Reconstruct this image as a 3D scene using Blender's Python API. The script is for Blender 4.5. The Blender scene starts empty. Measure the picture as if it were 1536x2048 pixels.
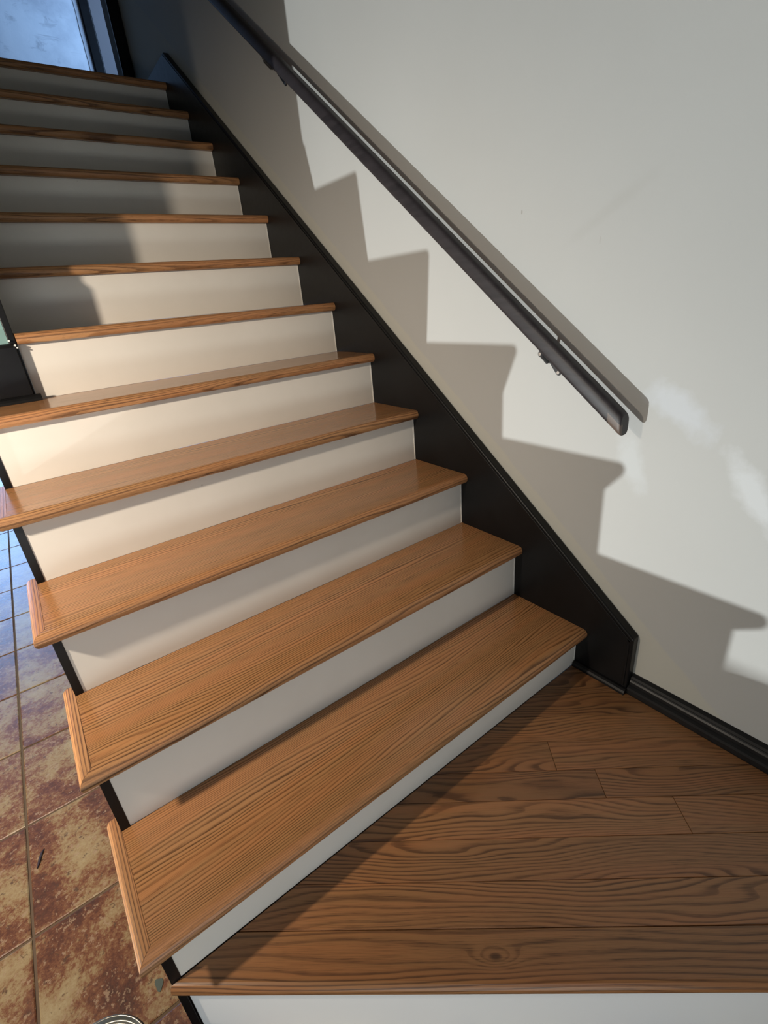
import bpy, bmesh, math, random
from mathutils import Vector
random.seed(7)
C = bpy.context.scene.collection
SC = bpy.context.scene

# ------------------------------------------------------------------ camera
cam = bpy.data.cameras.new('camera')
cam.sensor_fit = 'VERTICAL'; cam.sensor_height = 36.0; cam.sensor_width = 27.0
cam.lens = 967.634 / 2048 * 36.0
cam.clip_start = 0.02
camo = bpy.data.objects.new('camera', cam); C.objects.link(camo)
camo.rotation_mode = 'XYZ'
camo.location = (-1.09508, -0.63184, 1.12115)
camo.rotation_euler = (1.14861813, 0.0848275, -0.6465996)
SC.camera = camo

# ------------------------------------------------------------------ world, lights, exposure
w = bpy.data.worlds.new('world'); SC.world = w; w.use_nodes = True
bg = w.node_tree.nodes['Background']
bg.inputs[0].default_value = (0.36, 0.56, 1.0, 1); bg.inputs[1].default_value = 0.7

def lamp(name, kind, loc, power, col, radius=0.03, size=None, rot=None):
    l = bpy.data.lights.new(name, kind); l.energy = power; l.color = col
    if kind == 'POINT': l.shadow_soft_size = radius
    if kind == 'AREA':
        l.shape = 'RECTANGLE'; l.size, l.size_y = size
    o = bpy.data.objects.new(name, l); C.objects.link(o); o.location = loc
    if rot: o.rotation_euler = rot
    return o
# a work lamp on a stand to the left of the stairs
la = lamp('shaded_lamp_on_stand', 'SPOT', (-2.10, 0.185, 1.42), 145, (1.0, 0.86, 0.70))
la.data.shadow_soft_size = 0.038
la.data.spot_size = math.radians(118); la.data.spot_blend = 1.0
AZ, EL = math.radians(40), math.radians(-35)
la.rotation_euler = Vector((math.cos(EL) * math.cos(AZ), math.cos(EL) * math.sin(AZ), math.sin(EL))).to_track_quat('-Z', 'Y').to_euler()
# a white lamp standing low in the sunken room at the left
lamp('lamp_in_sunken_room', 'POINT', (-3.94, 0.793, -0.34), 610, (0.94, 1.0, 1.0), 0.017)
# daylight at the back window and in the upper room, added fill low in front (window planes are real openings in the walls)
lamp('daylight_back_window', 'AREA', (-2.2, 5.17, 0.75), 60, (0.30, 0.54, 1.0), size=(1.9, 1.7), rot=(-math.pi/2, 0, 0))
lamp('low_front_fill', 'AREA', (-1.85, -1.74, 0.10), 12, (0.95, 1.0, 0.95), size=(1.5, 0.36), rot=(math.pi/2, 0, 0))  # added fill strip, brightens the landing front and lowest risers
lamp('daylight_upper_room', 'AREA', (1.2, 3.85, 3.15), 14.5, (0.36, 0.60, 1.0), size=(1.2, 0.7), rot=(0, math.pi/2, -0.4))
bpy.data.lights['daylight_upper_room'].spread = math.radians(85)

SC.view_settings.view_transform = 'Standard'
SC.view_settings.look = 'None'
SC.view_settings.gamma = 1.0
SC.view_settings.use_curve_mapping = False
SC.view_settings.exposure = 0.0
SC.cycles.use_denoising = True
SC.cycles.max_bounces = 8
SC.cycles.sample_clamp_indirect = 4.0

# ------------------------------------------------------------------ node helpers
class NT:
    def __init__(s, name):
        s.m = bpy.data.materials.new(name); s.m.use_nodes = True
        s.t = s.m.node_tree; s.b = s.t.nodes['Principled BSDF']
    def n(s, typ, **kw):
        nd = s.t.nodes.new(typ)
        for k, v in kw.items(): setattr(nd, k, v)
        return nd
    def l(s, a, b): s.t.links.new(a, b)
    def val(s, sock, v):
        if hasattr(v, 'is_output') or isinstance(v, bpy.types.NodeSocket): s.l(v, sock)
        else: sock.default_value = v
    def math(s, op, a, b=0.0, c=0.0, clamp=False):
        nd = s.n('ShaderNodeMath', operation=op); nd.use_clamp = clamp
        for i, v in enumerate((a, b, c)): s.val(nd.inputs[i], v)
        return nd.outputs[0]
    def vmath(s, op, a, b):
        nd = s.n('ShaderNodeVectorMath', operation=op)
        s.val(nd.inputs[0], a); s.val(nd.inputs[1], b)
        return nd.outputs[0]
    def coords(s): return s.n('ShaderNodeTexCoord').outputs['Object']
    def rand(s): return s.n('ShaderNodeObjectInfo').outputs['Random']
    def noise(s, vec, scale, detail=4, rough=0.55, dist=0.0):
        nd = s.n('ShaderNodeTexNoise'); s.l(vec, nd.inputs['Vector'])
        nd.inputs['Scale'].default_value = scale; nd.inputs['Detail'].default_value = detail
        nd.inputs['Roughness'].default_value = rough; nd.inputs['Distortion'].default_value = dist
        return nd.outputs['Fac']
    def ramp(s, fac, stops, interp='LINEAR'):
        nd = s.n('ShaderNodeValToRGB'); nd.color_ramp.interpolation = interp
        cr = nd.color_ramp
        while len(cr.elements) < len(stops): cr.elements.new(0.5)
        for e, (p, c) in zip(cr.elements, stops):
            e.position = p; e.color = (c, c, c, 1) if isinstance(c, (int, float)) else (*c, 1)
        s.l(fac, nd.inputs[0]); return nd.outputs[0]
    def mix(s, fac, a, b, mode='MIX'):
        nd = s.n('ShaderNodeMix', data_type='RGBA', blend_type=mode)
        s.val(nd.inputs[0], fac)
        for i, v in ((6, a), (7, b)):
            if isinstance(v, tuple): v = (*v[:3], 1)
            s.val(nd.inputs[i], v)
        return nd.outputs[2]
    def sep(s, vec):
        nd = s.n('ShaderNodeSeparateXYZ'); s.l(vec, nd.inputs[0]); return nd.outputs
    def comb(s, x, y, z):
        nd = s.n('ShaderNodeCombineXYZ')
        for i, v in enumerate((x, y, z)): s.val(nd.inputs[i], v)
        return nd.outputs[0]
    def bump(s, h, strength=0.2, dist=0.002):
        nd = s.n('ShaderNodeBump'); nd.inputs['Strength'].default_value = strength
        nd.inputs['Distance'].default_value = dist
        s.l(h, nd.inputs['Height']); s.l(nd.outputs[0], s.b.inputs['Normal'])
    def out(s, col=None, rough=None, metal=0.0, spec=0.5, coat=0.0):
        if col is not None:
            if isinstance(col, tuple): s.b.inputs['Base Color'].default_value = (*col[:3], 1)
            else: s.l(col, s.b.inputs['Base Color'])
        if rough is not None: s.val(s.b.inputs['Roughness'], rough)
        s.b.inputs['Metallic'].default_value = metal
        s.b.inputs['Specular IOR Level'].default_value = spec
        s.b.inputs['Coat Weight'].default_value = coat
        s.b.inputs['Coat Roughness'].default_value = 0.12
        return s.m

def oak(name, light, dark, cross='y', ring=75.0, amp=0.55, rough=0.3, wear=False, tone=0.25, fig=1.0, knot=None):
    """stained red oak, grain along local X (cross = the axis across the board)"""
    s = NT(name); co = s.coords(); r = s.rand()
    x, y, z = s.sep(co)
    if cross == 'x': x, y = y, x
    cv = s.math('ADD', y, s.math('MULTIPLY', z, 0.6))
    off = s.math('MULTIPLY', r, 37.0)
    # growth-ring height field: slow across the board, warped along it -> cathedral figures
    v1 = s.comb(s.math('ADD', s.math('MULTIPLY', x, 1.15 * fig), off), s.math('MULTIPLY', cv, 9.0), off)
    n1 = s.noise(v1, 1.0, 2, 0.4)
    v2 = s.comb(s.math('ADD', s.math('MULTIPLY', x, 5.0), off), s.math('MULTIPLY', cv, 42.0), off)
    n2 = s.noise(v2, 1.0, 2, 0.5)
    h = s.math('ADD', s.math('MULTIPLY', cv, ring), s.math('MULTIPLY', n1, amp * 16.0))
    h = s.math('ADD', h, s.math('MULTIPLY', n2, 0.75))
    if knot:
        ku = s.math('DIVIDE', s.math('SUBTRACT', x, knot[0]), 0.034); kv = s.math('DIVIDE', s.math('SUBTRACT', y, knot[1]), 0.015)
        kd = s.math('ADD', s.math('MULTIPLY', ku, ku), s.math('MULTIPLY', kv, kv))
        kg = s.math('POWER', 2.718, s.math('MULTIPLY', kd, -1.0))
        h = s.math('ADD', h, s.math('MULTIPLY', kg, 2.6))
    fr = s.math('FRACT', h)
    # dark porous early wood sets in sharply, then fades to pale late wood
    v3 = s.comb(s.math('ADD', s.math('MULTIPLY', x, 14.0), off), s.math('MULTIPLY', cv, 760.0), s.math('MULTIPLY', z, 60))
    pore = s.noise(v3, 1.0, 3, 0.7)
    edge = s.math('ADD', fr, s.math('MULTIPLY', s.math('SUBTRACT', pore, 0.5), 0.55))
    ringf = s.ramp(edge, [(0.0, 0.4), (0.05, 0.0), (0.22, 0.05), (0.42, 0.72), (0.62, 1.0), (0.98, 0.95), (1.0, 0.6)])
    pf = s.ramp(pore, [(0.36, 0.0), (0.50, 0.8), (0.62, 1.0)])
    # where the rings run close the board is plain and streaky
    v4 = s.comb(s.math('ADD', s.math('MULTIPLY', x, 0.9), off), s.math('MULTIPLY', cv, 22.0), off)
    blot = s.noise(v4, 1.0, 3, 0.55)
    k = s.ramp(blot, [(0.34, 0.32), (0.58, 0.85)])
    f = s.math('ADD', s.math('MULTIPLY', ringf, k), s.math('MULTIPLY', pf, s.math('SUBTRACT', 1.0, k)))
    v5 = s.comb(s.math('ADD', s.math('MULTIPLY', x, 1.6), off), s.math('MULTIPLY', cv, 30.0), s.math('ADD', off, 9.0))
    hue = s.noise(v5, 1.0, 4, 0.6)
    f = s.math('ADD', s.math('MULTIPLY', f, 0.85), s.math('MULTIPLY', s.math('SUBTRACT', hue, 0.42), 0.6), clamp=True)
    mid = tuple(a * 0.55 + b * 0.45 for a, b in zip(light, dark))
    col = s.ramp(f, [(0.0, dark), (0.45, mid), (1.0, light)])
    redder = s.mix(1.0, col, (1.02, 0.92, 0.90), 'MULTIPLY')
    col = s.mix(s.ramp(hue, [(0.42, 0.0), (0.60, 1.0)]), col, redder)
    tn = s.math('ADD', 1.0 - tone / 2, s.math('MULTIPLY', r, tone))
    col = s.mix(1.0, col, s.comb(tn, tn, tn), 'MULTIPLY')
    if knot:
        col = s.mix(s.ramp(kd, [(0.02, 0.85), (0.16, 0.0)]), col, tuple(c * 0.9 for c in dark))
    if wear:   # finish rubbed thin along the nosing, as dark speckles
        wn = s.noise(s.comb(s.math('ADD', s.math('MULTIPLY', x, 38), s.math('MULTIPLY', off, 5.0)), s.math('MULTIPLY', y, 260), s.math('MULTIPLY', z, 260)), 1.0, 5, 0.75)
        ed = s.ramp(s.math('MULTIPLY', s.math('SUBTRACT', y, -0.027), 60.0), [(0.0, 1.0), (0.5, 0.9), (1.0, 0.0)])
        wm = s.math('MULTIPLY', s.ramp(wn, [(0.56, 0.0), (0.70, 0.5)]), ed)
        col = s.mix(wm, col, tuple(c * 0.45 for c in dark))
    s.bump(f, 0.05, 0.0004)
    if wear: rough = s.math('ADD', rough, s.math('MULTIPLY', ed, 0.30))
    rg = s.math('ADD', rough, s.math('MULTIPLY', s.math('SUBTRACT', 1.0, f), 0.12))
    return s.out(col, rg, spec=0.5)

KNOT = (-0.219, 0.043)
LIGHT, DARK = (0.445, 0.226, 0.094), (0.085, 0.035, 0.0125)
M_TREAD = oak('oak_tread', LIGHT, DARK, ring=140.0, amp=1.0, rough=0.15, wear=True, tone=0.2, fig=0.8)
M_RETURN = oak('oak_return', tuple(c * 1.02 for c in LIGHT), DARK, cross='x', ring=160.0, amp=0.2, rough=0.26)
M_PLANK = oak('oak_plank', (0.315, 0.150, 0.060), (0.062, 0.025, 0.009), ring=95.0, amp=1.05, rough=0.33, tone=0.45, fig=1.5)
M_LNOSE = oak('oak_landing_nose', (0.31, 0.146, 0.058), (0.066, 0.027, 0.010), ring=95.0, amp=0.5, rough=0.3, knot=KNOT)

def black_paint(name, col=(0.0045, 0.0043, 0.0046), rough=0.36):
    s = NT(name); co = s.coords()
    n = s.noise(co, 38.0, 4, 0.6); n2 = s.noise(co, 6.0, 3)
    c = s.ramp(n2, [(0.3, tuple(v * 0.8 for v in col)), (0.7, tuple(v * 1.35 for v in col))])
    s.bump(n, 0.12, 0.001)
    return s.out(c, s.math('ADD', rough - 0.05, s.math('MULTIPLY', n, 0.15)), spec=0.28)
M_BLACK = black_paint('black_satin_paint')
M_BLACKB = black_paint('black_baseboard_paint', (0.010, 0.0098, 0.0102), 0.36)

def riser_paint():
    s = NT('cream_riser_paint'); co = s.coords(); r = s.rand()
    v = s.vmath('ADD', co, s.comb(s.math('MULTIPLY', r, 9.0), 0.0, s.math('MULTIPLY', r, 5.0)))
    n = s.noise(v, 5.0, 4); f = s.noise(v, 160.0, 2)
    c = s.ramp(n, [(0.3, (0.70, 0.665, 0.60)), (0.7, (0.75, 0.715, 0.65))])
    vo = s.n('ShaderNodeTexVoronoi'); s.l(v, vo.inputs['Vector']); vo.inputs['Scale'].default_value = 7.0
    sp = s.ramp(vo.outputs['Distance'], [(0.0, 1.0), (0.012, 0.7), (0.02, 0.0)])
    c = s.mix(s.math('MULTIPLY', sp, 0.6), c, (0.22, 0.19, 0.15))
    s.bump(f, 0.06, 0.0008)
    return s.out(c, 0.5)
M_RISER = riser_paint()
M_LRISER = NT('white_landing_riser_paint').out((0.86, 0.86, 0.85), 0.5)
M_CAULK = NT('white_caulk').out((0.80, 0.78, 0.72), 0.6)

def wall_paint():
    """off-white wall with patched, touched-up and smudged places (true paint differences)"""
    s = NT('off_white_wall_paint'); co = s.coords(); x, y, z = s.sep(co)
    base = s.noise(co, 1.3, 4, 0.5)
    c = s.ramp(base, [(0.3, (0.395, 0.388, 0.37)), (0.7, (0.42, 0.416, 0.40))])
    wob = s.math('MULTIPLY', s.math('SUBTRACT', s.noise(co, 14.0, 4, 0.65), 0.5), 1.1)
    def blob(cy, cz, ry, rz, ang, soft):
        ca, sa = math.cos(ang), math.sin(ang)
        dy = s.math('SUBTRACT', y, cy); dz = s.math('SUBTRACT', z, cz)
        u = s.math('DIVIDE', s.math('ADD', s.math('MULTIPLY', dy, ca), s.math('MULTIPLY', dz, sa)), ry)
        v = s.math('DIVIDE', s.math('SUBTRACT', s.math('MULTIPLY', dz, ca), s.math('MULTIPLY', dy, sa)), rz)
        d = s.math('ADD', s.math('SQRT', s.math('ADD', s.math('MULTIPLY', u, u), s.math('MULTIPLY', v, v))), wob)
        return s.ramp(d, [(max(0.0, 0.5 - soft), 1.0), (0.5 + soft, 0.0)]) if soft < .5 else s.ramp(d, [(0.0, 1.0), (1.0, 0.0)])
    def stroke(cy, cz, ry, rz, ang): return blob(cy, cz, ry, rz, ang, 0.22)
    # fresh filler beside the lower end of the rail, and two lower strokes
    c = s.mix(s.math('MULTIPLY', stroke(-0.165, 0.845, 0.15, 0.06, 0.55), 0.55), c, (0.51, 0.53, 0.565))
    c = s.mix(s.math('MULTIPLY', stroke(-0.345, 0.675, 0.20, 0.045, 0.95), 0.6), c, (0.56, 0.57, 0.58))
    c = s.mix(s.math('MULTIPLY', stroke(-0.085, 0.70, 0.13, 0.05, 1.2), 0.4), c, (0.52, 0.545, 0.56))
    # faint smear and two nicks higher up
    c = s.mix(s.math('MULTIPLY', blob(0.02, 1.255, 0.16, 0.022, -0.5, 0.3), 0.22), c, (0.33, 0.315, 0.29))
    def dot(cy, cz, ry, rz):
        u = s.math('DIVIDE', s.math('SUBTRACT', y, cy), ry); v = s.math('DIVIDE', s.math('SUBTRACT', z, cz), rz)
        d = s.math('ADD', s.math('MULTIPLY', u, u), s.math('MULTIPLY', v, v))
        return s.math('LESS_THAN', d, 1.0)
    c = s.mix(s.math('MULTIPLY', dot(0.268, 1.278, 0.0018, 0.005), 0.7), c, (0.2, 0.18, 0.15))
    c = s.mix(s.math('MULTIPLY', dot(0.052, 1.19, 0.0015, 0.008), 0.4), c, (0.3, 0.28, 0.25))
    # brush band of older, yellower paint just above the skirt board
    hgt = s.math('SUBTRACT', z, s.math('ADD', s.math('MULTIPLY', y, 0.79), 0.355))
    hgt = s.math('ADD', hgt, s.math('MULTIPLY', wob, 0.02))
    band = s.ramp(s.math('MULTIPLY', hgt, 10.0), [(0.0, 1.0), (0.42, 1.0), (0.52, 0.0)])
    c = s.mix(s.math('MULTIPLY', band, 0.55), c, (0.46, 0.44, 0.365))
    s.bump(s.noise(co, 240.0, 3, 0.6), 0.10, 0.0012)
    return s.out(c, 0.62, spec=0.35)
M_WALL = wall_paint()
def plain(name, col, rough=0.7, bump=0.1):
    s = NT(name); co = s.coords()
    c = s.ramp(s.noise(co, 2.5, 4), [(0.3, tuple(v * 0.93 for v in col)), (0.7, tuple(min(1, v * 1.05) for v in col))])
    s.bump(s.noise(co, 200.0, 3), bump, 0.001)
    return s.out(c, rough)
M_TEAL = plain('teal_wall_paint', (0.17, 0.29, 0.275), 0.5)
M_PLASTER = plain('grey_white_plaster', (0.60, 0.60, 0.59))
M_CEILD = plain('taupe_ceiling_paint', (0.20, 0.19, 0.17), 0.9)
M_CEIL = plain('white_ceiling_paint', (0.72, 0.72, 0.70), 0.9)
M_BOARDS = plain('brown_lower_floor', (0.22, 0.13, 0.08), 0.5)
M_DOOR = plain('lilac_grey_door_paint', (0.14, 0.125, 0.125), 0.6)
M_JAMB = plain('raw_drywall_edge', (0.42, 0.43, 0.46), 0.85)

def skim():
    s = NT('stained_skim_plaster'); co = s.coords(); x, y, z = s.sep(co)
    n = s.noise(co, 2.4, 6, 0.62)
    c = s.ramp(n, [(0.35, (0.44, 0.46, 0.50)), (0.55, (0.62, 0.64, 0.67)), (0.75, (0.72, 0.73, 0.75))])
    st = s.noise(s.comb(s.math('MULTIPLY', x, 5.0), y, s.math('MULTIPLY', z, 11.0)), 1.0, 6, 0.68, 1.2)
    c = s.mix(s.ramp(st, [(0.58, 0.0), (0.70, 0.55)]), c, (0.24, 0.25, 0.28))
    s.bump(n, 0.3, 0.01)
    return s.out(c, 0.85)
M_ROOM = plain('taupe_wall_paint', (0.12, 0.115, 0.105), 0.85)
M_SKIM = skim()
M_CARPET = plain('dark_brown_carpet', (0.055, 0.042, 0.035), 0.95, 0.4)

def tile_mat():
    s = NT('rust_and_tan_slate_look_tile'); co = s.coords(); r = s.rand()
    o1 = s.comb(s.math('MULTIPLY', r, 53.0), s.math('MULTIPLY', r, 91.0), s.math('MULTIPLY', r, 17.0))
    v = s.vmath('ADD', co, o1)
    big = s.noise(v, 5.0, 4, 0.55)
    med = s.noise(v, 22.0, 10, 0.82)
    fine = s.noise(v, 110.0, 6, 0.8)
    f = s.math('ADD', s.math('MULTIPLY', big, 1.15), s.math('MULTIPLY', med, 1.0))
    f = s.math('ADD', s.math('SUBTRACT', f, 0.635), s.math('MULTIPLY', s.math('SUBTRACT', fine, 0.5), 0.65))
    f = s.math('ADD', f, s.math('MULTIPLY', s.math('SUBTRACT', r, 0.5), 0.03))
    c = s.ramp(f, [(0.10, (0.062, 0.028, 0.020)), (0.28, (0.120, 0.044, 0.024)), (0.40, (0.205, 0.082, 0.038)),
                   (0.45, (0.255, 0.145, 0.070)), (0.52, (0.31, 0.210, 0.105)), (0.72, (0.39, 0.30, 0.165))])
    pits = s.ramp(s.noise(v, 50.0, 5, 0.7), [(0.60, 0.0), (0.64, 0.85)])
    c = s.mix(pits, c, (0.095, 0.048, 0.028))
    fl = s.ramp(s.noise(s.vmath('ADD', v, s.comb(3.0, 5.0, 1.0)), 75.0, 5, 0.7), [(0.58, 0.0), (0.62, 0.8)])
    c = s.mix(fl, c, (0.36, 0.24, 0.15))
    h = s.math('ADD', s.math('MULTIPLY', med, 0.6), s.math('MULTIPLY', fine, 0.5))
    s.bump(h, 0.38, 0.003)
    return s.out(c, s.math('ADD', 0.13, s.math('MULTIPLY', med, 0.20)), spec=0.5)
M_TILE = tile_mat()
M_GROUT = plain('brown_grout', (0.13, 0.085, 0.052), 0.9)

def rail_mat():
    s = NT('dark_brown_rail_finish'); co = s.coords(); x, y, z = s.sep(co)
    n = s.noise(s.comb(s.math('MULTIPLY', x, 90), s.math('MULTIPLY', y, 5), s.math('MULTIPLY', z, 90)), 1.0, 4, 0.6)
    c = s.ramp(n, [(0.3, (0.014, 0.0115, 0.013)), (0.7, (0.028, 0.023, 0.025))])
    # finish rubbed through to brown wood at the lower outer end
    e = s.math('ADD', y, s.math('MULTIPLY', s.math('SUBTRACT', s.noise(co, 60.0, 3), 0.5), 0.02))
    m = s.math('MULTIPLY', s.math('LESS_THAN', e, 0.032), s.math('LESS_THAN', x, -0.008))
    m = s.math('MULTIPLY', m, s.math('LESS_THAN', s.math('SUBTRACT', z, s.math('MULTIPLY', y, 0.785)), 0.002))
    c = s.mix(s.math('MULTIPLY', m, 0.85), c, (0.11, 0.077, 0.06))
    s.bump(n, 0.08, 0.001)
    return s.out(c, 0.46, spec=0.4)
M_RAIL = rail_mat()
def metal(name, col, rough, met=1.0):
    s = NT(name); n = s.noise(s.coords(), 60.0, 3)
    return s.out(s.ramp(n, [(0.3, tuple(v * 0.85 for v in col)), (0.7, col)]), rough, metal=met)
M_BRKT = metal('painted_black_bracket', (0.03, 0.03, 0.033), 0.4, 0.3)
M_SCREW = metal('bare_steel_screw', (0.75, 0.75, 0.74), 0.25)
M_TIN = metal('tin_can_metal', (0.30, 0.285, 0.25), 0.30)
M_DARKIN = plain('dark_can_inside', (0.012, 0.012, 0.014), 0.25)
M_SPLINTER = plain('dark_splinter_wood', (0.035, 0.022, 0.03), 0.6)
M_DRIP = plain('grey_green_paint_drip', (0.085, 0.105, 0.085), 0.4)
M_CHIP = plain('bare_white_chip', (0.72, 0.70, 0.66), 0.7)
gl = NT('window_glass'); gl.b.inputs['Transmission Weight'].default_value = 1.0
gl.b.inputs['IOR'].default_value = 1.05
M_GLASS = gl.out((0.95, 0.98, 1.0), 0.0)
M_FRAME = plain('white_window_frame_paint', (0.7, 0.7, 0.7), 0.4)

# ------------------------------------------------------------------ mesh helpers
def mesh(name, verts, faces):
    me = bpy.data.meshes.new(name)
    me.from_pydata([tuple(v) for v in verts], [], faces)
    bm = bmesh.new(); bm.from_mesh(me)
    bmesh.ops.recalc_face_normals(bm, faces=bm.faces[:])
    bm.to_mesh(me); bm.free(); me.update()
    return me
def obj(name, me, mat, parent=None, loc=(0, 0, 0), rot=None, bevel=0.0, seg=2, smooth=False):
    o = bpy.data.objects.new(name, me); C.objects.link(o)
    if mat and not me.materials: me.materials.append(mat)
    if parent: o.parent = parent
    o.location = loc
    if rot: o.rotation_euler = rot
    if smooth:
        for p in me.polygons: p.use_smooth = True
    if bevel:
        b = o.modifiers.new('bevel', 'BEVEL'); b.width = bevel; b.segments = seg
        b.limit_method = 'ANGLE'; b.angle_limit = math.radians(40)
    return o
def empty(name, loc=(0, 0, 0), label=None, cat=None, group=None):
    o = bpy.data.objects.new(name, None); C.objects.link(o); o.location = loc
    o.empty_display_size = 0.1
    if label: o['label'] = label
    if cat: o['category'] = cat
    if group: o['group'] = group
    return o
def box(x0, x1, y0, y1, z0, z1, name='box'):
    v = [(x, y, z) for x in (x0, x1) for y in (y0, y1) for z in (z0, z1)]
    f = [(0, 1, 3, 2), (4, 6, 7, 5), (0, 4, 5, 1), (2, 3, 7, 6), (0, 2, 6, 4), (1, 5, 7, 3)]
    return mesh(name, v, f)
def boxes(lst, name='boxes'):
    V, F = [], []
    for b in lst:
        n = len(V); x0, x1, y0, y1, z0, z1 = b
        V += [(x, y, z) for x in (x0, x1) for y in (y0, y1) for z in (z0, z1)]
        F += [tuple(i + n for i in f) for f in [(0, 1, 3, 2), (4, 6, 7, 5), (0, 4, 5, 1), (2, 3, 7, 6), (0, 2, 6, 4), (1, 5, 7, 3)]]
    return mesh(name, V, F)
def prism(poly, a, b, axis='x', name='prism'):
    """extrude a 2D polygon; axis x: poly=(y,z); y: (x,z); z: (x,y)"""
    def P(q, t):
        return {'x': (t, q[0], q[1]), 'y': (q[0], t, q[1]), 'z': (q[0], q[1], t)}[axis]
    n = len(poly)
    V = [P(q, a) for q in poly] + [P(q, b) for q in poly]
    F = [tuple(range(n - 1, -1, -1)), tuple(range(n, 2 * n))]
    F += [(i, (i + 1) % n, n + (i + 1) % n, n + i) for i in range(n)]
    return mesh(name, V, F)
def structure(name, me, mat, parent=None, **k):
    o = obj(name, me, mat, parent, **k)
    if not parent: o['kind'] = 'structure'
    return o

# ------------------------------------------------------------------ measures
R, T, TH, N = 0.185, 0.23388, 0.030, 0.027
W, OUT = 1.188, 1.230           # riser left end, tread tip
SO = 1.205                      # outer face of the open stringer
ZL, ZF = 0.0455, -0.135         # landing top, tile top
XW = 0.030                      # face of the right wall
YB = 3.15                       # back wall of the upper hall
ZU = 12 * R                     # upper floor
YWE = 1.152                     # end face of the left wall

# ------------------------------------------------------------------ large structure
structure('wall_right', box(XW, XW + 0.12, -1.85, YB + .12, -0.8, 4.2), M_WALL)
wl = structure('wall_left', prism([(YWE, 5 * R + .0005), (YWE, 4.1), (2.52, 4.1), (2.52, ZF), (5 * T + .012, ZF), (5 * T + .012, 5 * R + .0005)], -1.2, -1.078, 'x'), M_TEAL)
# upper hall
structure('floor_upper', boxes([(-4.0, XW - .0005, 11 * T + .02, YB + .12, ZU - .2, ZU - .0005), (-4.0, 1.3, YB + .12, 4.5, ZU - .2, ZU - .0005)]), M_BOARDS)
bw = structure('wall_back', boxes([(-0.03, XW, YB, YB + .12, ZU, 4.1), (-4.0, -0.88, YB, YB + .12, ZU, 4.1), (-0.88, -0.03, YB, YB + .12, ZU + 2.03, 4.1)]), M_ROOM)
structure('wall_upper_room', box(-2.6, 1.3, 4.5, 4.62, ZU - .2, 4.1), M_SKIM)
structure('wall_upper_hall_left', box(-4.12, -4.0, 2.4, 4.62, ZU, 4.1), M_ROOM)
structure('wall_upper_hall_front', box(-4.12, -1.2, 2.4, 2.52, ZU, 4.1), M_ROOM)
structure('wall_upper_room_left', box(-2.6, -2.48, YB + .12, 4.5, ZU, 4.1), M_PLASTER)
structure('wall_upper_room_right', boxes([(1.3, 1.42, YB + .12, 3.4, ZU - .2, 4.1), (1.3, 1.42, 4.3, 4.62, ZU - .2, 4.1), (1.3, 1.42, 3.4, 4.3, ZU - .2, 2.55), (1.3, 1.42, 3.4, 4.3, 3.75, 4.1), (XW + .12, 1.42, YB, YB + .12, ZU - .2, 4.1)]), M_PLASTER)
structure('ceiling_upper', boxes([(-4.12, XW + .12, -1.85, YB + .12, 4.1, 4.2), (-4.12, 1.42, YB + .12, 4.62, 4.1, 4.2)]), M_CEILD)
# lower room, sunken room at the left
structure('ceiling', box(-5.2, -1.2, -1.85, 5.2, 2.06, 2.18), M_CEILD)
structure('wall_upper_side', box(-1.32, -1.2, -1.75, 1.15, 2.18, 4.1), M_ROOM)
structure('wall_front', boxes([(-5.2, -2.7, -1.85, -1.75, -0.8, 2.06), (-1.0, XW, -1.85, -1.75, -0.8, 4.1), (-2.7, -1.0, -1.85, -1.75, -0.8, -0.1), (-2.7, -1.2, -1.85, -1.75, 0.98, 2.06), (-1.2, -1.0, -1.85, -1.75, 0.98, 4.1)]), M_ROOM)
structure('wall_far', boxes([(-5.2, -3.15, 5.2, 5.3, -0.8, 2.06), (-1.25, XW, 5.2, 5.3, -0.8, 2.1), (-3.15, -1.25, 5.2, 5.3, -0.8, -0.1), (-3.15, -1.25, 5.2, 5.3, 1.6, 2.06)]), M_ROOM)
structure('wall_sunken_side', box(-5.3, -5.2, -1.85, 5.3, -0.8, 2.18), M_ROOM)
structure('floor_sunken', box(-5.2, -2.605, -1.75, 5.2, -0.80, -0.70), M_CARPET)
for i, (yy, x0, x1, z0, z1) in enumerate(((5.25, -3.15, -1.25, -0.1, 1.6), (-1.80, -2.7, -1.0, -0.1, 0.98))):
    wn = structure('window_%d' % (i + 1), boxes([(x0, x0 + .05, yy - .03, yy + .03, z0, z1), (x1 - .05, x1, yy - .03, yy + .03, z0, z1),
        (x0 + .05, x1 - .05, yy - .03, yy + .03, z0, z0 + .05), (x0 + .05, x1 - .05, yy - .03, yy + .03, z1 - .05, z1)]), M_FRAME)
    obj('pane', box(x0 + .05, x1 - .05, yy - .003, yy + .003, z0 + .05, z1 - .05), M_GLASS, wn)

# tiled floor: grout bed with every tile a piece
fl = structure('floor', box(-2.60, XW, -1.75, 5.2, -0.45, ZF - .003), M_GROUT)
P = 0.3278
tm = mesh('tile', [], [])
G = 0.0032
bm = bmesh.new()
q = P / 2 - G
lo = [bm.verts.new((sx * q, sy * q, -0.006)) for sx, sy in ((-1, -1), (1, -1), (1, 1), (-1, 1))]
md = [bm.verts.new((sx * q, sy * q, -0.0015)) for sx, sy in ((-1, -1), (1, -1), (1, 1), (-1, 1))]
hi = [bm.verts.new((sx * (q - .0025), sy * (q - .0025), 0)) for sx, sy in ((-1, -1), (1, -1), (1, 1), (-1, 1))]
for i in range(4):
    j = (i + 1) % 4
    bm.faces.new((lo[i], lo[j], md[j], md[i])); bm.faces.new((md[i], md[j], hi[j], hi[i]))
bm.faces.new(hi); bm.faces.new(lo[::-1])
bmesh.ops.recalc_face_normals(bm, faces=bm.faces[:]); bm.to_mesh(tm); bm.free()
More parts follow.
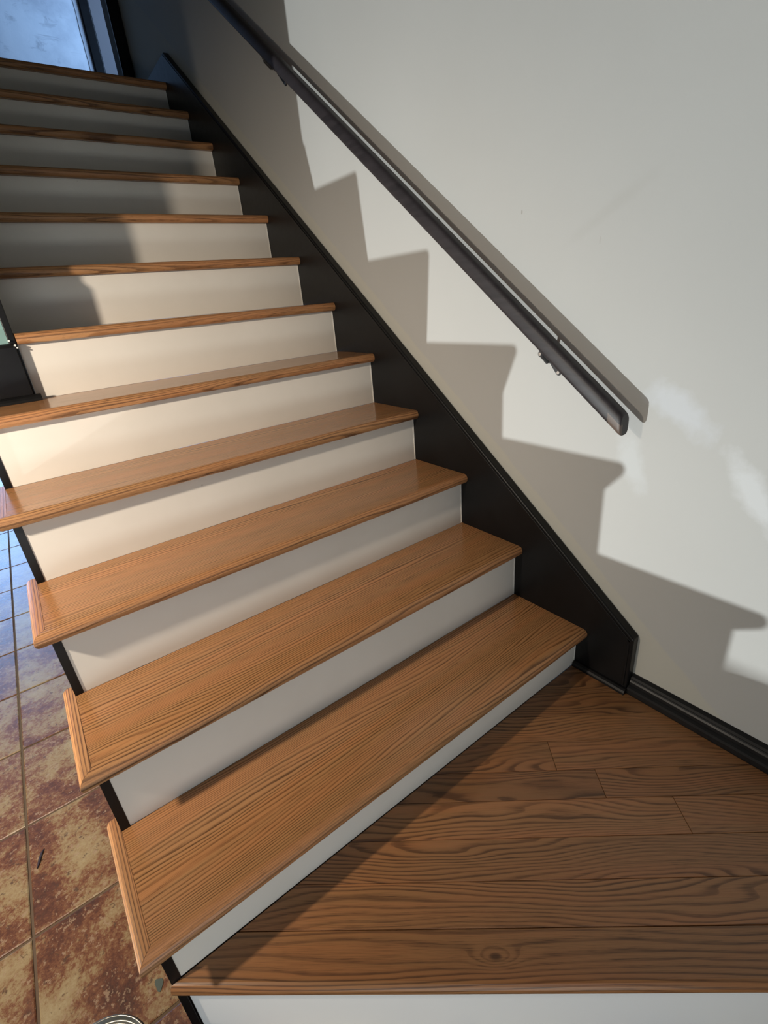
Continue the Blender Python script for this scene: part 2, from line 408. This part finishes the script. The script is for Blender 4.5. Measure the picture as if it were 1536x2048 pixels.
tm.materials.append(M_TILE)
LU, LN = Vector((0.781, -0.625)).normalized(), Vector((0.625, 0.781)).normalized()
for i in range(-4, 5):
    for j in range(-6, 16):
        x0, x1 = max(-1.4525 + P * i, -2.60), min(-1.4525 + P * (i + 1), XW)
        y0, y1 = max(0.068 + P * j, -1.75), min(0.068 + P * (j + 1), 5.2)
        if x1 - x0 < .03 or y1 - y0 < .03: continue
        if x0 > -1.2 and (y0 > 0 or min(Vector((a, b)).dot(LN) for a in (x0, x1) for b in (y0, y1)) > -.70): continue   # under the stairs and landing
        full = x1 - x0 > P - .001 and y1 - y0 > P - .001
        o = obj('tile', tm, None, fl, ((x0 + x1) / 2, (y0 + y1) / 2, ZF + random.uniform(-.0006, .0003)), (0, 0, random.choice((0, 1, 2, 3)) * math.pi / 2 if full else 0))
        if not full: o.scale = ((x1 - x0) / P, (y1 - y0) / P, 1)
dr = []
for k in range(14):
    a = 2 * math.pi * k / 14; rr = 1 + .18 * math.sin(3 * a + 1)
    dr.append((-1.244 + .0075 * rr * math.cos(a), 0.122 + .0125 * rr * math.sin(a)))
obj('paint_drip', prism(dr, ZF + .0003, ZF + .0011, 'z'), M_DRIP, fl)['label'] = 'grey green drip of dried paint'

# ------------------------------------------------------------------ left wall end: black base, skirt and chips
obj('baseboard', prism([(YWE, .9255), (YWE - .012, .9255), (YWE - .012, 1.074), (YWE - .009, 1.081), (YWE - .003, 1.085), (YWE, 1.085)], -1.2, -1.066, 'x'), M_BLACK, wl, bevel=.0015)['label'] = 'black painted baseboard'
qr = [(YWE - .012, .9255), (YWE - .030, .9255)] + [(YWE - .012 - .018 * math.cos(a), .9255 + .018 * math.sin(a)) for a in (math.pi / 8, math.pi / 4, 3 * math.pi / 8, math.pi / 2)]
obj('shoe_molding', prism(qr, -1.2, -1.048, 'x'), M_BLACK, wl)
obj('skirt_board', prism([(YWE, .926), (YWE, .355 + .79 * YWE), (2.52, .355 + .79 * 2.52), (2.52, .355 + .79 * 2.52 - .42), (YWE + .1, .926)], -1.0778, -1.060, 'x'), M_BLACK, wl, bevel=.002)['label'] = 'black painted skirt board'
for (a, b, c, d) in ((-1.0755, YWE, 1.093, .0032), (-1.0655, YWE, 1.080, .0034), (-1.0625, YWE, 1.073, .0024)):
    obj('paint_chip', prism([(a - d, c - d * .5), (a, c - d), (a + d * .8, c - d * .2), (a + d * .3, c + d * .7), (a - d * .6, c + d * .5)], b - .0133, b - .0005, 'y'), M_CHIP, wl)['label'] = 'chip showing bare white'

# ------------------------------------------------------------------ door casing of the upper hall, far door and trims in the room behind
def casing(name, x0, x1, y, d=.016):
    return structure(name, prism([(x0, y), (x0, y - d * .7), (x0 + .006, y - d), (x1 - .006, y - d), (x1, y - d * .7), (x1, y)], ZU, ZU + 2.05, 'z'), M_BLACK)
casing('trim_1', -0.036, XW - .001, YB)
YR = 4.5
BXG, BX0, BX1 = 0.108, 0.142, 0.213
casing('trim_2', BX0, BX1, YR)
dd = structure('door_1', box(BX1 + .002, 0.95, YR - .012, YR - .0005, ZU + .004, ZU + 2.03), M_DOOR)
rnd = random.Random(3)
zz = ZU; pts = []
while zz < ZU + 2.03:
    pts.append((BXG + rnd.uniform(-.003, .003), zz)); zz += .06
structure('trim_3', prism([(BX0 - .0005, ZU), (BX0 - .0005, ZU + 2.03)] + [(x, z) for x, z in reversed(pts)], YR - .003, YR - .0003, 'y'), M_JAMB)

# ------------------------------------------------------------------ baseboard of the right wall
prof = [(0, 0), (.030, 0), (.030, .014), (.028, .020), (.022, .0235), (.0195, .0245), (.0195, .034), (.0165, .038), (.0150, .0415), (.0158, .044), (.0110, .0485), (.0050, .0515), (.0025, .053), (0, .053)]
bb = obj('baseboard_right', prism([(XW - d, ZL + z) for d, z in prof], -.164, -1.03, 'y'), M_BLACKB); bb['kind'] = 'structure'
bb2 = obj('baseboard_right_lower', prism([(XW - d, ZF + z * 1.6) for d, z in prof], -1.035, -1.745, 'y'), M_BLACKB); bb2['kind'] = 'structure'

# ------------------------------------------------------------------ staircase
st = empty('staircase', (0, 0, 0), 'straight wooden staircase with oak treads, cream risers and black skirt board along the wall', 'staircase')
def nose_profile(n, y_back):
    """(y,z) of a tread section, front bullnose; local origin at riser face / tread top"""
    r = TH / 2
    pr = [(y_back, 0.0), (-n + OUT - SO, 0.0)]
    for i in range(0, 9):
        a = math.pi / 2 - math.pi * i / 8
        # slightly flattened bullnose
        pr.append((-n + r * .85 - r * .85 * math.cos(a), -r + r * math.sin(a)))
    pr += [(-n + OUT - SO, -TH), (y_back, -TH)]
    return pr
def make_tread(k, name='tread'):
    n = {1: .033, 2: .028, 3: .030, 4: .030, 5: .029}.get(k, N)
    open_end = k <= 5
    pr = nose_profile(n, T - .0005 if k < 12 else T * .8)
    V, F = [], []
    m = len(pr)
    RW = OUT - SO
    for (y, z) in pr:
        if open_end:
            xl = -OUT + (y + n) if y + n < RW - 1e-6 else -SO
            xl += .0004
        else: xl = -1.0585
        V.append((xl, y, z))
    V += [(-.0004, y, z) for (y, z) in pr]
    F = [tuple(range(m - 1, -1, -1)), tuple(range(m, 2 * m))] + [(i, (i + 1) % m, m + (i + 1) % m, m + i) for i in range(m)]
    t = obj(name, mesh('tread', V, F), M_TREAD, st, (0, (k - 1) * T, k * R))
    if open_end:
        # mitred return along the open end, grain running front to back
        r = TH / 2
        px = [(-SO, 0.0)]
        for i in range(0, 9):
            a = math.pi / 2 - math.pi * i / 8
            px.append((-OUT + r * .85 - r * .85 * math.cos(a), -r + r * math.sin(a)))
        px.append((-SO, -TH))
        V = []
        for x, z in px: V.append((x, -n + min(x + OUT, RW) + .0002, z))
        for x, z in px: V.append((x, T + .040 - max(0, (-OUT + .006 - x)) * .6, z))
        m = len(px)
        F = [tuple(range(m - 1, -1, -1)), tuple(range(m, 2 * m))] + [(i, (i + 1) % m, m + (i + 1) % m, m + i) for i in range(m)]
        obj('return_nosing', mesh('return_nosing', V, F), M_RETURN, t, bevel=.0005, seg=1)
    return t
for k in range(1, 13):
    make_tread(k)
    xl = -W if k <= 5 else -1.0585
    z0 = ZL if k == 1 else (k - 1) * R
    rz = obj('riser', box(xl, -.0006, 0, .016, z0 + .0004, k * R - TH - .0004), M_RISER, st, (0, (k - 1) * T + .0002, 0))
    obj('caulk_bead', box(-.0042, -.0008, -.0011, .001, z0 + .0006, k * R - TH - .0008), M_CAULK, rz)
# open sawtooth stringer at the left end
sp = [(-.0015, ZF)]
for k in range(1, 6):
    y = (k - 1) * T - .0015
    sp += [(y, k * R - TH - .0004), (k * T - .0015, k * R - TH - .0004)]
sp[0] = (-.0015, ZF + .0005)
sp += [(5 * T - .0015, .60), (.52, ZF + .0005)]
obj('stringer', prism(sp, -SO, -W - .0003, 'x'), M_BLACK, st)['label'] = 'black painted open stringer'
# skirt board along the right wall
sk = [(-.162, ZL + .0005), (-.162, .228), (2.505, 2.322), (YB - .018, 2.314), (YB - .018, ZU + .001), (2.80, ZU + .001), (.10, ZL + .0005)]
so = obj('skirt_board', prism(sk, .0002, XW - .0003, 'x'), M_BLACK, st, bevel=.004, seg=2)
so['label'] = 'black painted skirt board on the wall'
dirv = Vector((0, 2.505 + .162, 2.322 - .228)).normalized(); nrm = Vector((0, -dirv.z, dirv.y))
cp0, cp1 = Vector((0, -.162, .228)), Vector((0, 2.505, 2.322))
cap = [cp0 - nrm * .016, cp0 - nrm * .009, cp1 - nrm * .009, cp1 - nrm * .016]
obj('cap_bead', prism([(v.y, v.z) for v in cap], -.0022, .0002, 'x'), M_BLACK, so, bevel=.0012)
obj('cap_bead', prism([(-.154, ZL + .02), (-.154, .222), (-.147, .2285), (-.147, ZL + .02)], -.0022, .0002, 'x'), M_BLACK, so, bevel=.0012)
qs = [(0, 0), (-.016, 0), (-.0148, .006), (-.0113, .0113), (-.006, .0148), (0, .016)]
obj('shoe_molding', prism([(x + .0001, ZL + .0004 + z) for x, z in qs], -.003, -.1635, 'y'), M_BLACK, st)
# closing board under the flight
obj('side_panel', prism([(.522, ZF), (1.18, ZF), (1.18, .60), (1.168, .595)], -1.2, -1.19, 'x'), M_TEAL, st)

# ------------------------------------------------------------------ winder landing of oak planks
ld = empty('landing_platform', (-.6, -.3, ZL), 'triangular oak plank landing at the foot of the stairs with white front', 'landing')
U = Vector((0.781, -0.625)).normalized(); Vn = Vector((-U.y, U.x))
ang = math.atan2(U.y, U.x)
A = Vector((-1.208, -.009))
tri = [Vector((-1.2045, -.0015)), Vector((-.0005, -.0015)), Vector((-.0005, -.1625)), Vector((XW - .0305, -.166)), Vector((XW - .0305, -1.0))]
def clip(poly, p, n):
    out = []
    for i in range(len(poly)):
        a, b = poly[i], poly[(i + 1) % len(poly)]
        da, db = (a - p).dot(n), (b - p).dot(n)
        if da >= 0: out.append(a)
        if (da >= 0) != (db >= 0): out.append(a + (b - a) * (da / (da - db)))
    return out
def plank(poly, name, mat, z1=ZL, th=.019):
    c = sum(poly, Vector((0, 0))) / len(poly)
    loc = [Vector(((q - c).dot(U), (q - c).dot(Vn))) for q in poly]
    return obj(name, prism([(q.x, q.y) for q in loc], -th, 0, 'z'), mat, ld, (c.x + .6, c.y + .3, z1 - ZL), (0, 0, ang), bevel=.0007, seg=1)
vl = [A.dot(Vn) + .0, -.6765, -.5985, -.517, -.434, -.361, -.279, -.199, -.119, -.039, .05]
big = [Vector((-1.2045, -.0015)), Vector((-.0005, -.0015)), Vector((-.0005, -1.05)), Vector((-1.2045, -1.05))]
joints = {1: [.62], 2: [-.80, .55], 3: [.076], 4: [-.068], 5: [-.157], 6: [], 7: [], 8: [], 9: []}
joints[2] = []; joints[1] = []
gap = .00045
for i in range(1, len(vl) - 1):
    b = clip(big, Vn * (vl[i] + gap), Vn); b = clip(b, Vn * (vl[i + 1] - gap), -Vn)
    us = [-9] + joints.get(i, []) + [9]
    for a_, b_ in zip(us, us[1:]):
        pc = clip(b, U * (a_ + gap), U); pc = clip(pc, U * (b_ - gap), -U)
        if len(pc) >= 3: plank(pc, 'plank', M_PLANK)
# front nosing board with a rounded lip
v0 = A.dot(Vn)
uL, uR = A.dot(U) - .004, (A + U * 1.235 / U.x).dot(U)
rr = .0145
pf = [(v0 + .085 - .0008, 0.0)]
for i in range(0, 9):
    a = math.pi / 2 - math.pi * i / 8
    pf.append((v0 + .011 - .011 * math.cos(a), -rr + rr * math.sin(a)))
pf.append((v0 + .085 - .0008, -.029))
def LV(u, v): return U * u + Vn * v
cA = LV((uL + uR) / 2, v0)
V = []
for v, z in pf:                     # left end trimmed along the stair front (x = -1.206, y < -.0015)
    q0 = LV(uL, v)
    u0 = uL
    if q0.y > -.0018:               # keep clear of the bottom riser
        u0 = uL + (q0.y + .0018) / -U.y
    V.append((u0 - (uL + uR) / 2, v - v0, z))
for v, z in pf:
    q1 = LV(uR, v); u1 = uR - max(0, (q1.x - (XW - .031))) / U.x
    V.append((u1 - (uL + uR) / 2, v - v0, z))
m = len(pf)
F = [tuple(range(m - 1, -1, -1)), tuple(range(m, 2 * m))] + [(i, (i + 1) % m, m + (i + 1) % m, m + i) for i in range(m)]
obj('nosing_board', mesh('nosing_board', V, F), M_LNOSE, ld, (cA.x + .6, cA.y + .3, 0), (0, 0, ang), bevel=.0007, seg=1)
# white riser under the nosing, black side board at its left corner
a0 = LV(uL + .016, v0 + .016); a1 = LV(uR - .03, v0 + .016)
b0, b1 = a0 + Vn * .016, a1 + Vn * .016
def fr(x, y): return (x + .6, y + .3)
obj('riser', prism([fr(a0.x, a0.y), fr(a1.x, a1.y), fr(b1.x, b1.y), fr(b0.x, b0.y)], ZF - ZL + .0003, -.0293, 'z'), M_LRISER, ld)['label'] = 'white painted riser'
c0 = LV(uL + .004, v0 + .012); c1 = LV(uL + .0155, v0 + .012); c2 = c1 + Vector((0, .035)); c3 = c0 + Vector((0, .035))
c2.y = min(c2.y, -.0030); c3.y = min(c3.y, -.0030); c0.y = min(c0.y, -.0065); c1.y = min(c1.y, -.0095)
obj('side_board', prism([fr(c0.x, c0.y), fr(c1.x, c1.y), fr(c2.x, c2.y), fr(c3.x, c3.y)], ZF - ZL + .0003, -.0293, 'z'), M_BLACK, ld)['label'] = 'black painted corner board'
# deck under the planks
dk = clip(big, LV(0, v0 + .04), Vn)
obj('subfloor', prism([fr(q.x, q.y) for q in dk], -.045, -.0195, 'z'), M_BOARDS, ld)

# ------------------------------------------------------------------ handrail
hr = empty('handrail', (-.033, -.085, .808), 'dark brown wooden handrail sloping along the white wall above the stairs', 'handrail')
sl = 0.785
pro = []
hw, hh = .0185, .0262
for i in range(28):
    a = 2 * math.pi * i / 28
    ca, sa = math.cos(a), math.sin(a)
    e = 2 / 3.6 if sa < 0 else 2 / 2.7
    pro.append((hw * math.copysign(abs(ca) ** e, ca), hh * math.copysign(abs(sa) ** e, sa)))
L = 2.35
m = len(pro)
V = []
rings = [(.0, .90), (.003, .97), (.008, 1.0), (L - .008, 1.0), (L, .93)]
for yy, f_ in rings:
    V += [(x * f_, yy, z * f_ + yy * sl) for x, z in pro]
F = [tuple(range(m - 1, -1, -1)), tuple(range(len(V) - m, len(V)))]
for q_ in range(len(rings) - 1):
    F += [(q_ * m + i, q_ * m + (i + 1) % m, (q_ + 1) * m + (i + 1) % m, (q_ + 1) * m + i) for i in range(m)]
ro = obj('rail', mesh('rail', V, F), M_RAIL, hr, smooth=True)
ro.location = (0, 0, 0)
for p_ in ro.data.polygons:
    if len(p_.vertices) > 8: p_.use_smooth = False

def lug_plate(pts, rad, x0, x1, seg=8):
    """rounded plate through lug centres (convex hull of discs), in the wall plane"""
    P_ = []
    for (y, z) in pts:
        P_ += [(y + rad * math.cos(2 * math.pi * i / 16), z + rad * math.sin(2 * math.pi * i / 16)) for i in range(16)]
    P_ = sorted(set((round(a, 6), round(b, 6)) for a, b in P_))
    def half(ps):
        h = []
        for p in ps:
            while len(h) >= 2 and (h[-1][0] - h[-2][0]) * (p[1] - h[-2][1]) - (h[-1][1] - h[-2][1]) * (p[0] - h[-2][0]) <= 0: h.pop()
            h.append(p)
        return h
    hull = half(P_)[:-1] + half(P_[::-1])[:-1]
    return prism(hull, x0, x1, 'x')
def disc(x0, x1, y, z, r, n=14):
    return prism([(y + r * math.cos(2 * math.pi * i / n), z + r * math.sin(2 * math.pi * i / n)) for i in range(n)], x0, x1, 'x')
def bracket(lugs, railpt):
    """three-lugged wall plate, curved arm and saddle under the rail; coordinates relative to handrail origin"""
    ox, oy, oz = hr.location
    rel = [(y - oy, z - oz) for y, z in lugs]
    xw = XW - ox
    cy = sum(y for y, z in rel) / 3; cz = sum(z for y, z in rel) / 3
    parts = []
    V, F = [], []
    def add(me):
        n = len(V)
        V.extend([tuple(v.co) for v in me.vertices]); F.extend([tuple(i + n for i in p.vertices) for p in me.polygons])
    for (y, z) in rel:
        dy, dz = y - cy, z - cz
        add(lug_plate([(cy + dy * .25, cz + dz * .25), (y, z)], .0075, xw - .0035, xw - .0002))
    add(lug_plate([(cy, cz)], .0085, xw - .005, xw - .0002))
    # arm from plate to the rail underside
    ry, rz = railpt[0] - oy, railpt[1] - oz
    path = [Vector((xw - .004, cy, cz)), Vector((xw - .022, cy + (ry - cy) * .15, cz - .002)), Vector((xw - .044, cy + (ry - cy) * .5, cz + (rz - cz) * .35)), Vector((.009, ry, rz - .003)), Vector((.009, ry, rz + .003))]
    rad = .0048
    rings_ = []
    for i, pt in enumerate(path):
        d = (path[min(i + 1, 4)] - path[max(i - 1, 0)]).normalized()
        s1 = d.cross(Vector((0, 1, 0)));
        if s1.length < .1: s1 = d.cross(Vector((1, 0, 0)))
        s1.normalize(); s2 = d.cross(s1)
        rings_.append([tuple(pt + s1 * rad * math.cos(a) + s2 * rad * math.sin(a)) for a in [2 * math.pi * j / 8 for j in range(8)]])
    V2 = [v for r_ in rings_ for v in r_]
    F2 = [tuple(range(8)), tuple(range(32, 40))] + [(i * 8 + j, i * 8 + (j + 1) % 8, (i + 1) * 8 + (j + 1) % 8, (i + 1) * 8 + j) for i in range(4) for j in range(8)]
    add(mesh('arm', V2, F2))
    b = obj('bracket', mesh('bracket', V, F), M_BRKT, hr, bevel=.0006, seg=1)
    for (y, z) in rel[:2]:
        obj('screw', lug_plate([(y, z)], .0042, xw - .0056, xw - .0034), M_SCREW, b)
    return b
def rail_under(y): return (y, .808 + (y + .085) * sl - .0245)
bracket([(.193, .944), (.135, .900), (.150, .945)], rail_under(.150))
bracket([(1.468, 1.952), (1.352, 1.855), (1.42, 1.945)], rail_under(1.41))

# ------------------------------------------------------------------ open paint can on the tiles
pc = empty('paint_can', (-1.335, -.05, ZF), 'open metal paint can with a dark inside, standing on tiles by the landing', 'can')
def lathe(pr, n=48, name='lathe'):
    V, F = [], []
    for r_, z in pr: V += [(r_ * math.cos(2 * math.pi * i / n), r_ * math.sin(2 * math.pi * i / n), z) for i in range(n)]
    for q_ in range(len(pr) - 1):
        F += [(q_ * n + i, q_ * n + (i + 1) % n, (q_ + 1) * n + (i + 1) % n, (q_ + 1) * n + i) for i in range(n)]
    return V, F, n
H = .180
V, F, n_ = lathe([(.080, .0015), (.0825, 0.0), (.083, .004), (.0805, .007), (.0805, H - .012), (.083, H - .009), (.0835, H - .004), (.082, H), (.079, H - .001), (.0775, H - .007), (.0745, H - .0075), (.0715, H - .006), (.070, H - .008)])
F.append(tuple(range(n_ - 1, -1, -1)))
obj('body', mesh('can_body', V, F), M_TIN, pc, (0, 0, .0004), smooth=True)
V, F, n_ = lathe([(.0783, .0045), (.0783, .055), (.0775, .056)])
F += [tuple(range(n_ - 1, -1, -1)), tuple(range(2 * n_, 3 * n_))]
obj('leftover_paint', mesh('leftover_paint', V, F), M_DARKIN, pc)
V, F, n_ = lathe([(.0699, H - .0082), (.0705, H - .012), (.0780, H - .017), (.0780, .057)])  # inner wall in the same dark colour as the bottom
obj('inner_wall', mesh('inner_wall', V, F), M_DARKIN, pc, (0, 0, .0004), smooth=True)['label'] = 'dark inside wall of the can'
# wire bail resting against the side
V = []; F = []
for i in range(25):
    a = math.pi * i / 24
    cx_, cy_, cz_ = .086 * math.cos(a), -.086 * math.sin(a), H - .05 - .045 * math.sin(a)
    for j in range(6):
        b_ = 2 * math.pi * j / 6
        V.append((cx_ * (1 + .0015 / .086 * math.cos(b_)), cy_ * (1 + .0015 / .086 * math.cos(b_)), cz_ + .0015 * math.sin(b_)))
for i in range(24):
    F += [(i * 6 + j, i * 6 + (j + 1) % 6, (i + 1) * 6 + (j + 1) % 6, (i + 1) * 6 + j) for j in range(6)]
F += [tuple(range(6)), tuple(range(144, 150))]
obj('bail', mesh('bail', V, F), M_SCREW, pc)

# ------------------------------------------------------------------ dark splinter on the tiles
sv = [(-1.4155, .616), (-1.419, .607), (-1.424, .592), (-1.4285, .577), (-1.4355, .565), (-1.4335, .578), (-1.430, .594), (-1.424, .608)]
spl = obj('wood_splinter', prism(sv, ZF + .0006, ZF + .0042, 'z'), M_SPLINTER, bevel=.001, seg=1)
spl['label'] = 'thin dark splinter lying on a tan and rust floor tile'; spl['category'] = 'splinter'
